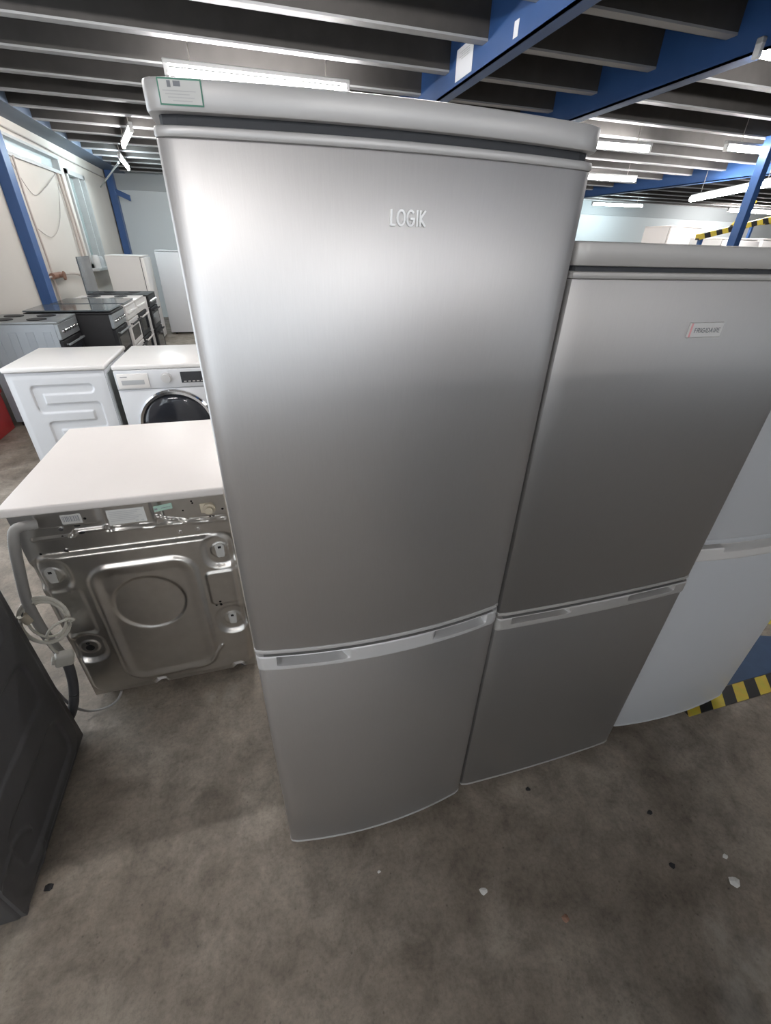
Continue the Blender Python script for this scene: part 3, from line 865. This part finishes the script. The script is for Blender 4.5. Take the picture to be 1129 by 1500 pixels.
# stickers
def flat_label(name, x0, x1, z0, z1, base, prints, pm, out=0.0014, skew=0.0):
    bm = bmesh.new()
    yy = min(bp(x0, z0).y, bp(x1, z1).y, bp(x0, z1).y, bp((x0 + x1) / 2, (z0 + z1) / 2).y) - out
    def q(a, b, c, d, off, mi):
        vs = [bm.verts.new((x - ox, yy - off, z + skew * (x - x0))) for x, z in ((a, c), (b, c), (b, d), (a, d))]
        bm.faces.new(vs).material_index = mi
    q(x0, x1, z0, z1, 0, 0)
    w, h = x1 - x0, z1 - z0
    for l, r, b_, u in prints:
        q(x0 + w * l, x0 + w * r, z0 + h * b_, z0 + h * u, 0.0004, 1)
    return link(name, bm, [base, pm], t)
random.seed(3)
bars = []
u = 0.08
while u < 0.9:
    w_ = random.choice((0.02, 0.035, 0.05)); bars.append((u, u + w_, 0.25, 0.82)); u += w_ + random.choice((0.03, 0.05))
flat_label('barcode_label', -0.606, -0.552, 0.800, 0.832, CAPW, bars, INK)
rows = [(0.05, 0.9 - 0.1 * (i % 3), 0.82 - i * 0.12, 0.87 - i * 0.12) for i in range(6)] + [(0.7, 0.78, 0.08, 0.18), (0.84, 0.92, 0.08, 0.18)]
flat_label('rating_label', -0.492, -0.386, 0.770, 0.822, STICKER, rows, PALE_INK)
flat_label('green_label', -0.356, -0.302, 0.806, 0.826, GREEN_PALE, [(0.05, 0.2, 0.3, 0.6), (0.4, 0.9, 0.4, 0.5)], INK, skew=0.12)
bm = bmesh.new()
P = bp(-0.196, 0.800)
box(bm, (P.x - 0.028, P.y - 0.004, P.z - 0.018), (P.x + 0.012, P.y + 0.002, P.z + 0.018), 0.004)
cyl(bm, P + Vector((0, -0.003, 0)), P + Vector((0, -0.012, 0)), 0.019, 20); cyl(bm, P + Vector((0, -0.011, 0)), P + Vector((0, -0.024, 0)), 0.011, 16)
link('water_inlet', bm, BRASS, t, True)
# drain hose
def wpt(x, y, z): return Vector((x - ox, y - WY, z))
bm = bmesh.new()
path = resample(catmull([wpt(-0.66, 1.285, 0.82), wpt(-0.70, 1.262, 0.826), wpt(-0.715, 1.250, 0.79), wpt(-0.735, 1.245, 0.69), wpt(-0.752, 1.24, 0.58), wpt(-0.755, 1.243, 0.47), wpt(-0.752, 1.25, 0.40), wpt(-0.750, 1.26, 0.33)], 14), 0.004)
tube(bm, path, 0.0145, 14, 0.03)
link('drain_hose', bm, HOSE_GREY, t, True)
bm = bmesh.new()
cyl(bm, wpt(-0.772, 1.222, 0.548), wpt(-0.765, 1.226, 0.515), 0.013, 18); cyl(bm, wpt(-0.7725, 1.2217, 0.5485), wpt(-0.7727, 1.2216, 0.5487), 0.010, 16, mi=1)
link('hose_end', bm, [BRASS, HOLE], t, True)
bm = bmesh.new()
path = resample(catmull([wpt(-0.750, 1.262, 0.33), wpt(-0.748, 1.262, 0.26), wpt(-0.752, 1.24, 0.18), wpt(-0.768, 1.215, 0.11), wpt(-0.80, 1.20, 0.06), wpt(-0.86, 1.19, 0.04)], 12), 0.004)
tube(bm, path, 0.0155, 12, 0.03)
link('lower_hose', bm, HOSE_DARK, t, True)
# coiled mains lead with its plug
bm = bmesh.new()
pts = []
cx, cy, cz = -0.722, 1.222, 0.515
for k in range(0, 4 * 24 + 1):
    a = 2 * PI * k / 24
    r = 0.060 + 0.009 * math.sin(k / 24 * 1.9) + 0.002 * math.sin(k * 0.21 + 1)
    pz = 1.12 * r * math.sin(a + 1.2) + 0.004 * math.sin(k / 24 * 2.6)
    pts.append(wpt(cx + r * math.cos(a + 1.2) + 0.004 * math.sin(k / 24 * 3.1), cy + 0.30 * pz - 0.006 * math.sin(k / 24 * 2.2), cz + pz))
tube(bm, pts, 0.0042, 8)
wrap = catmull([wpt(-0.728, 1.205, 0.455), wpt(-0.715, 1.185, 0.485), wpt(-0.690, 1.185, 0.515), wpt(-0.650, 1.195, 0.528), wpt(-0.638, 1.205, 0.515), wpt(-0.655, 1.215, 0.502)], 8)
tube(bm, wrap, 0.0042, 8)
drop = catmull([wpt(-0.735, 1.205, 0.452), wpt(-0.732, 1.203, 0.425), wpt(-0.728, 1.203, 0.40), wpt(-0.722, 1.205, 0.38)], 8)
tube(bm, drop, 0.0042, 8)
cd = link('mains_lead', bm, CORD, t, True)
bm = bmesh.new()
box(bm, (-0.026, -0.018, -0.024), (0.026, 0.018, 0.024), 0.009, 3)
box(bm, (-0.034, -0.010, -0.012), (-0.02, 0.010, 0.012), 0.004, 2)
bm.transform(Matrix.Translation(wpt(-0.714, 1.205, 0.358)) @ Matrix.Rotation(0.35, 4, 'Y') @ Matrix.Rotation(0.4, 4, 'Z'))
link('mains_plug', bm, PLUGM, cd, True)
bm = bmesh.new()
path = catmull([wpt(-0.80, 1.23, 0.20), wpt(-0.785, 1.235, 0.10), wpt(-0.755, 1.25, 0.03), wpt(-0.70, 1.262, 0.012), wpt(-0.66, 1.272, 0.03), wpt(-0.64, 1.285, 0.06)], 10)
tube(bm, path, 0.0045, 8)
link('thin_hose', bm, HOSE_GREY, t, True)

# ------------------------------------------------------------------ dark appliance at the left edge
DX, DY0, DY1 = -0.748, 0.645, 1.165
t = thing('washing_machine', (DX - 0.3, (DY0 + DY1) / 2, 0), 'dark graphite washing machine cut off by the left frame edge', 'washing machine')
my = (DY0 + DY1) / 2
bm = bmesh.new()
box(bm, (-0.30, DY0 - my, 0.012), (0.292, DY1 - my, 0.83), 0.012, 3)
link('casing', bm, GRAPHITE, t, True)
link('top_panel', BX((-0.302, DY0 - my - 0.004, 0.831), (0.302, DY1 - my + 0.004, 0.855), 0.006), GRAPHITE, t)
def side_h(u, z):
    h = 0.0
    d = rrect(u, z, 0, 0.42, 0.235, 0.385, 0.07)
    h += 0.006 * (1 - sstep(-0.012, 0.006, d))
    for cz in (0.16, 0.42, 0.68):
        d = rrect(u, z, 0.0, cz, 0.18, 0.085, 0.05)
        h -= 0.006 * (1 - sstep(-0.010, 0.006, d))
    d = math.hypot(u + 0.19, z - 0.10) - 0.10
    h += 0.003 * (1 - sstep(0.003, 0.010, abs(d))) * (1 if u < -0.1 else 0)
    return h
bm = relief(lin(-0.255, 0.255, 110), lin(0.02, 0.825, 150), lambda x, z: -side_h(x, z), 0.012)
bm.transform(Matrix.Translation((0.299, 0, 0)) @ Matrix.Rotation(PI / 2, 4, 'Z'))
link('side_panel', bm, GRAPHITE, t, True)
for fx in (-0.24, 0.24):
    for fy_ in (-0.2, 0.2):
        foot(t, fx, fy_, 0.014)

# ------------------------------------------------------------------ two white washing machines further back
t = thing('washing_machine', (-1.178, 3.16, 0), 'white washing machine with a pressed wavy side panel at the left edge', 'washing machine')
bm = bmesh.new(); box(bm, (-0.272, 0.012, 0.03), (0.268, 0.60, 0.825), 0.012, 3)
link('casing', bm, WHITE_COOL, t, True)
link('top_panel', BX((-0.276, -0.010, 0.826), (0.276, 0.612, 0.856), 0.010, 3), WHITE, t, True)
SER = [(0.15, 0.715), (-0.135, 0.715), (-0.135, 0.60), (0.165, 0.60), (0.165, 0.485), (-0.105, 0.485), (-0.105, 0.37), (0.165, 0.37), (0.165, 0.25)]
def ser_h(x, z):
    d = min(seg_d(x, z, a, b) for a, b in zip(SER, SER[1:]))
    h = -0.010 * (1 - sstep(0.022, 0.034, d))
    d = rrect(x, z, 0, 0.42, 0.262, 0.39, 0.03)
    return h + 0.003 * (1 - sstep(-0.03, 0.0, d))
bm = relief(lin(-0.268, 0.262, 130), lin(0.04, 0.822, 170), lambda x, z: 0.004 - ser_h(x, z), 0.02)
link('side_panel', bm, WHITE_COOL, t, True)
bm = BX((0.262, 0.03, 0.05), (0.274, 0.57, 0.80), 0.004)
link('rear_plate', bm, GALV_BLUE, t)
for fx in (-0.22, 0.22):
    for fy_ in (0.08, 0.52): foot(t, fx, fy_, 0.03)

t = thing('washing_machine', (-0.555, 3.12, 0), 'white washing machine with a round dark door facing the viewer', 'washing machine')
bm = bmesh.new(); box(bm, (-0.298, 0.02, 0.03), (0.298, 0.62, 0.825), 0.010, 3)
link('casing', bm, WHITE_COOL, t, True)
link('top_panel', BX((-0.302, -0.004, 0.826), (0.302, 0.63, 0.856), 0.009, 3), WHITE, t, True)
link('front_panel', BX((-0.298, -0.002, 0.035), (0.298, 0.024, 0.705), 0.006), WHITE_COOL, t, True)
cp = link('control_panel', BX((-0.298, -0.008, 0.707), (0.298, 0.024, 0.825), 0.006), WHITE_COOL, t, True)
dr = link('detergent_drawer', BX((-0.285, -0.014, 0.715), (-0.105, 0.0, 0.805), 0.004), WHITE, t, True)
link('drawer_grip', BX((-0.262, -0.0155, 0.738), (-0.132, -0.013, 0.766), 0.0), mat('grip_shade_grey', (0.38, 0.39, 0.40), 0.5), dr)
bm = bmesh.new(); box(bm, (-0.265, -0.0150, 0.785), (-0.225, -0.0138, 0.790))
link('brand_print', bm, INK, dr)
bm = bmesh.new(); cyl(bm, (0.0, -0.006, 0.772), (0.0, -0.014, 0.772), 0.034, 28); cyl(bm, (0.0, -0.013, 0.772), (0.0, -0.034, 0.772), 0.028, 28, 0.026)
link('program_knob', bm, SILVER_BAND, t, True)
dp = link('display', BX((0.085, -0.0105, 0.735), (0.245, -0.006, 0.805), 0.002), BLACK_GLASS, t)
bm = bmesh.new()
for k in range(5): box(bm, (0.10 + k * 0.026, -0.0113, 0.742), (0.116 + k * 0.026, -0.0103, 0.747))
link('display_symbols', bm, CAPW, dp)
def ring(bm, cx, cz, prof, n=56):
    """revolve (r, y) about the y axis through (cx, cz)"""
    rows = [[bm.verts.new((cx + r * math.cos(2 * PI * k / n), y_, cz + r * math.sin(2 * PI * k / n))) for k in range(n)] for r, y_ in prof]
    for a, b in zip(rows, rows[1:]):
        for k in range(n):
            bm.faces.new((a[k], a[(k + 1) % n], b[(k + 1) % n], b[k]))
    return rows
bm = bmesh.new(); ring(bm, 0.012, 0.46, [(0.238, 0.0), (0.238, -0.022), (0.228, -0.034), (0.212, -0.034), (0.206, -0.022), (0.206, 0.0)])
dd = link('porthole_door', bm, CHROME, t, True)
bm = bmesh.new(); rws = ring(bm, 0.012, 0.46, [(0.210, -0.018), (0.195, -0.030), (0.14, -0.036), (0.07, -0.039), (0.02, -0.04)])
bm.faces.new(rws[-1])
link('door_glass', bm, BLACK_GLASS, dd, True)
for fx in (-0.24, 0.24):
    for fy_ in (0.08, 0.54): foot(t, fx, fy_, 0.03)

# ------------------------------------------------------------------ row of cookers along the left wall (fronts face +x)
def cooker(y0, y1, xf, label, side, panel, door, top, trim, ztop=0.90, glass_lid=None, knobs=6, knobm=CHROME, back=-2.20, two=True, hood=None):
    t = thing('cooker', ((xf + back) / 2, (y0 + y1) / 2, 0), label, 'cooker', 'cookers along the side wall')
    cx, cy = (xf + back) / 2, (y0 + y1) / 2
    w, dpt = (y1 - y0) / 2, (xf - back) / 2
    link('body', BX((-dpt, -w, 0.04), (dpt - 0.03, w, ztop - 0.02), 0.006), side, t, True)
    bm = bmesh.new(); box(bm, (-dpt, -w, ztop - 0.02), (dpt, w, ztop), 0.006)
    hb = link('hob', bm, top, t, True)
    for sx in (-0.5, 0.35):
        for sy in (-0.45, 0.45):
            bm = bmesh.new(); cyl(bm, (sx * dpt, sy * w * 1.0, ztop - 0.001), (sx * dpt, sy * w, ztop + 0.006), 0.075, 24)
            link('hot_plate', bm, BLACK, hb, True)
    link('control_panel', BX((dpt - 0.032, -w + 0.003, ztop - 0.15), (dpt - 0.002, w - 0.003, ztop - 0.022), 0.004), panel, t)
    for k in range(knobs):
        ky = -w + 0.07 + (2 * w - 0.14) * k / (knobs - 1)
        bm = bmesh.new(); cyl(bm, (dpt - 0.004, ky, ztop - 0.085), (dpt + 0.018, ky, ztop - 0.085), 0.018, 16, 0.015)
        link('knob', bm, knobm, t, True)
    def odoor(za, zb):
        d_ = link('oven_door', BX((dpt - 0.034, -w + 0.004, za), (dpt, w - 0.004, zb), 0.006), door, t)
        link('oven_window', BX((dpt - 0.002, -w + 0.07, za + 0.05), (dpt + 0.002, w - 0.07, zb - 0.08)), BLACK_GLASS, d_)
        bm = bmesh.new(); box(bm, (dpt + 0.022, -w + 0.04, zb - 0.045), (dpt + 0.036, w - 0.04, zb - 0.028), 0.005)
        for s in (-1, 1): box(bm, (dpt - 0.002, s * (w - 0.07) - 0.008, zb - 0.042), (dpt + 0.024, s * (w - 0.07) + 0.008, zb - 0.031))
        link('door_handle', bm, trim, d_)
    if two:
        odoor(ztop - 0.42, ztop - 0.16); odoor(0.10, ztop - 0.43)
    else:
        odoor(0.10, ztop - 0.16)
    link('plinth', BX((-dpt + 0.03, -w + 0.02, 0.0), (dpt - 0.06, w - 0.02, 0.05)), BLACK, t)
    if glass_lid == 'open':
        link('glass_lid', BX((-dpt - 0.005, -w + 0.01, ztop), (-dpt + 0.012, w - 0.01, ztop + 0.42), 0.004), SMOKE_GLASS, t)
    elif glass_lid == 'shut':
        link('glass_lid', BX((-dpt, -w + 0.01, ztop + 0.008), (dpt - 0.01, w - 0.01, ztop + 0.022), 0.004), SMOKE_GLASS, t)
    return t
tc = cooker(4.69, 5.22, -1.60, 'grey cooker with a grey side nearest in the cooker row', GREY_PANEL, GREY_FRONT, BLACK, GREY_FRONT, GREY_FRONT)
link('side_ribs', (lambda bm: ([box(bm, (-0.22 + k * 0.13, -0.268, 0.10), (-0.16 + k * 0.13, -0.262, 0.82), 0.0025) for k in range(4)], bm)[1])(bmesh.new()), GREY_PANEL, tc)
tb = cooker(5.26, 5.80, -1.30, 'black sided cooker second in the cooker row', BLACK, GREY_FRONT, BLACK, BLACK, GREY_FRONT, back=-2.05, glass_lid='shut')
cooker(5.84, 6.38, -1.29, 'white cooker with dark oven windows behind the black sided cooker', WHITE, WHITE, WHITE, WHITE, BLACK, back=-2.0, knobm=OFFWHITE, glass_lid='shut')
cooker(6.42, 6.96, -1.29, 'white cooker with bare hot plates fourth in the cooker row', WHITE, WHITE, BLACK, WHITE, WHITE, back=-2.0, knobm=OFFWHITE)
cooker(7.0, 7.55, -1.24, 'black cooker furthest along the cooker row', OFFWHITE, BLACK, BLACK, BLACK, BLACK, glass_lid='open', back=-1.95)

# ------------------------------------------------------------------ far white fridges on the left
def plain_fridge(x0, x1, y0, y1, h, face, label, m=WHITE, split=None):
    """box fridge; face 'x' opens to +x, face 'y' opens to -y"""
    t = thing('fridge', ((x0 + x1) / 2, (y0 + y1) / 2, 0), label, 'fridge')
    cx, cy = (x0 + x1) / 2, (y0 + y1) / 2
    a, b, c, d = x0 - cx, x1 - cx, y0 - cy, y1 - cy
    T = 0.05
    if face == 'x':
        cab = ((a, c, 0.03), (b - T - 0.008, d, h - 0.02)); slab = lambda z0, z1: ((b - T, c, z0), (b, d, z1)); top = ((a, c, h - 0.02), (b - 0.02, d, h))
        gas = ((b - T - 0.01, c + 0.01, 0.05), (b - T + 0.002, d - 0.01, h - 0.04))
    else:
        cab = ((a, c + T + 0.008, 0.03), (b, d, h - 0.02)); slab = lambda z0, z1: ((a, c, z0), (b, c + T, z1)); top = ((a, c + 0.02, h - 0.02), (b, d, h))
        gas = ((a + 0.01, c + T - 0.002, 0.05), (b - 0.01, c + T + 0.01, h - 0.04))
    link('cabinet', BX(*cab, 0.004), m, t); link('worktop', BX(*top, 0.006), m, t, True)
    link('door_gasket', BX(*gas), SEAL, t)
    if split:
        link('door', BX(*slab(0.035, split - 0.006), 0.008), m, t, True); link('door', BX(*slab(split + 0.006, h - 0.028), 0.008), m, t, True)
    else:
        link('door', BX(*slab(0.035, h - 0.028), 0.008), m, t, True)
    for fx in (a + 0.08, b - 0.08):
        for fy_ in (c + 0.09, d - 0.06): foot(t, fx, fy_, 0.03)
    return t
ta = plain_fridge(-2.04, -1.49, 8.76, 9.42, 1.30, 'x', 'white fridge turned sideways behind the cooker row')
tb_ = plain_fridge(-1.43, -0.83, 9.55, 10.15, 1.37, 'y', 'white upright fridge facing the viewer beside the tallest fridge edge', WHITE_COOL)
plain_fridge(0.60, 1.25, -0.98, -0.38, 1.66, 'y', 'added black fridge behind the viewer, a dark shape for the steel reflections', BLACK)  # unseen, added to darken the reflection in the tallest fridge door
# odds and ends by the window
bm = bmesh.new(); cyl(bm, (0, 0, 0), (0, 0, .16), 0.06, 16); cyl(bm, (0, 0, .16), (0, 0, .18), 0.045, 16)
tag(link('plastic_tub', bm, OFFWHITE, smooth=True, loc=(-2.24, 9.02, 1.11)), 'white tub on the window sill nearest the viewer', 'tub')
bm = bmesh.new(); cyl(bm, (0, 0, 0), (0, 0, .14), 0.05, 16); cyl(bm, (0, 0, .14), (0, 0, .155), 0.04, 16)
tag(link('plastic_tub', bm, WHITE_COOL, smooth=True, loc=(-2.24, 9.3, 1.11)), 'smaller pale tub further along the window sill', 'tub')
# red bin peeping out at the left edge
t = thing('plastic_crate', (-2.17, 4.36, 0), 'red plastic crate at the left edge behind the white washing machines', 'crate')
bm = bmesh.new(); box(bm, (-0.10, -0.3, 0.0), (-0.04, 0.3, 0.34), 0.012); link('body', bm, RED, t, True)
link('rim', BX((-0.115, -0.31, 0.33), (-0.03, 0.31, 0.36), 0.006), RED, t)

# ------------------------------------------------------------------ right background
plain_fridge(6.95, 7.60, 7.0, 7.6, 1.93, 'y', 'cream white fridge top seen left of the hazard stripes', WHITE_TOP)
plain_fridge(6.55, 7.2, 5.6, 6.2, 1.74, 'y', 'white fridge right of the blue column', WHITE, None)
plain_fridge(7.25, 7.9, 5.6, 6.2, 1.75, 'y', 'white fridge at the far right edge past the blue column', WHITE, None)
t = thing('stair_rail', (5.0, 4.9, 1.69), 'slanting yellow and black hazard rail behind the blue column', 'rail')
def bar(bm, p, q, w, h):
    p, q = Vector(p), Vector(q)
    dr_ = (q - p).normalized(); n_ = Vector((0, 1, 0)); u_ = n_.cross(dr_).normalized()
    vs = []
    for c in (p, q):
        vs.append([bm.verts.new(c + n_ * sx * w / 2 + u_ * sz * h / 2) for sx, sz in ((-1, -1), (1, -1), (1, 1), (-1, 1))])
    bm.faces.new(vs[0]); bm.faces.new(vs[1][::-1])
    for i in range(4): bm.faces.new((vs[0][i], vs[1][i], vs[1][(i + 1) % 4], vs[0][(i + 1) % 4]))
bm = bmesh.new(); bar(bm, (0.28, 0, 0.015), (1.75, 0, 0.32), 0.05, 0.058)
link('striped_edge', bm, HAZ_RAIL, t)
bm = bmesh.new(); bar(bm, (0.72, 0, 0.12), (0.98, 0, 0.40), 0.02, 0.02)
link('handrail_strut', bm, HAZ_RAIL, t)
bm = bmesh.new()
for px_, hz in ((0.34, 0.0), (1.70, 0.28)):
    box(bm, (px_ - 0.02, -0.02, -1.69), (px_ + 0.02, 0.02, hz))
link('rail_post', bm, BLUE, t)
t2_ = thing('stair_rail', (8.05, 6.6, 1.95), 'higher faint hazard rail at the right edge', 'rail')
bm = bmesh.new(); bar(bm, (0.0, 0, 0.02), (1.6, 0, 0.18), 0.05, 0.06); link('striped_edge', bm, HAZ_RAIL, t2_)
bm = bmesh.new(); box(bm, (0.1, -.02, -1.95), (.14, .02, .05)); box(bm, (1.5, -.02, -1.95), (1.54, .02, .15)); link('rail_post', bm, BLUE, t2_)

# floor marking past the white fridge
bm = bmesh.new()
vs = [bm.verts.new(v) for v in ((1.50, 0.725, 0.0015), (2.6, 0.725, 0.0015), (2.05, 0.93, 0.0015), (1.95, 1.05, 0.0015), (1.7, 1.05, 0.0015), (1.50, 1.0, 0.0015))]
bm.faces.new(vs)
r = bmesh.ops.extrude_face_region(bm, geom=bm.faces[:]); [setattr(v.co, 'z', 0.0004) for v in r['geom'] if isinstance(v, bmesh.types.BMVert)]
tag(link('painted_floor_patch', bm, BLUEFLOOR), 'dark blue painted floor patch past the white fridge', 'floor marking')
bm = bmesh.new(); box(bm, (1.45, 0.652, 0.0002), (2.5, 0.722, 0.0022))
tag(link('hazard_tape', bm, HAZ_FLOOR), 'yellow and black floor tape in front of the blue patch', 'floor tape')
bm = bmesh.new(); box(bm, (-0.035, -0.5, 0.0002), (0.035, 0.5, 0.0022))
o = tag(link('hazard_tape', bm, hazard('hazard_edge_tape', (0, 1, 0), 0.2, 0.4), loc=(2.26, 0.98, 0)), 'slanting floor tape along the far side of the blue patch', 'floor tape')
o.rotation_euler = (0, 0, 1.12)

# bits on the floor
def bit(name, x, y, s, m, label, flat=0.35, grp=None):
    bm = bmesh.new(); bmesh.ops.create_icosphere(bm, subdivisions=1, radius=s)
    for v in bm.verts:
        k = 1 + 0.45 * noise.noise(v.co * (3 / s) + Vector((x * 50, y * 50, 0)))
        v.co = Vector((v.co.x * k * 1.3, v.co.y * k, max(-0.2 * s, v.co.z) * flat))
    lo = min(v.co.z for v in bm.verts)
    for v in bm.verts: v.co.z -= lo
    tag(link(name, bm, m, loc=(x, y, 0.0)), label, 'debris')
bit('paint_flake', 0.432, 0.381, 0.010, FLAKE, 'single pale paint flake on the floor in front of the two silver fridges')
bit('paint_flake', 1.136, 0.206, 0.014, FLAKE, 'largest pale flake on the bright floor patch at the right')
bit('paint_flake', 1.167, 0.261, 0.007, FLAKE, 'small pale flake just behind the largest flake at the right')
bit('paint_flake', 0.162, 0.501, 0.004, FLAKE, 'tiny pale crumb just in front of the tallest fridge')
bit('grit_lump', 1.039, 0.419, 0.008, GRIT, 'black grit lump on the floor in front of the white fridge')
bit('grit_lump', 0.994, 0.286, 0.008, GRIT, 'black grit lump nearer the viewer than the one by the white fridge')
bit('grit_lump', 0.699, 0.585, 0.007, GRIT, 'black grit lump at the foot of the shorter silver fridge')
bit('grit_lump', -0.722, 0.71, 0.010, GRIT, 'black grit lump beside the dark graphite machine')
bit('grit_lump', 0.618, 0.269, 0.009, VALVE_RED, 'brown crumb on the floor in the lower right')
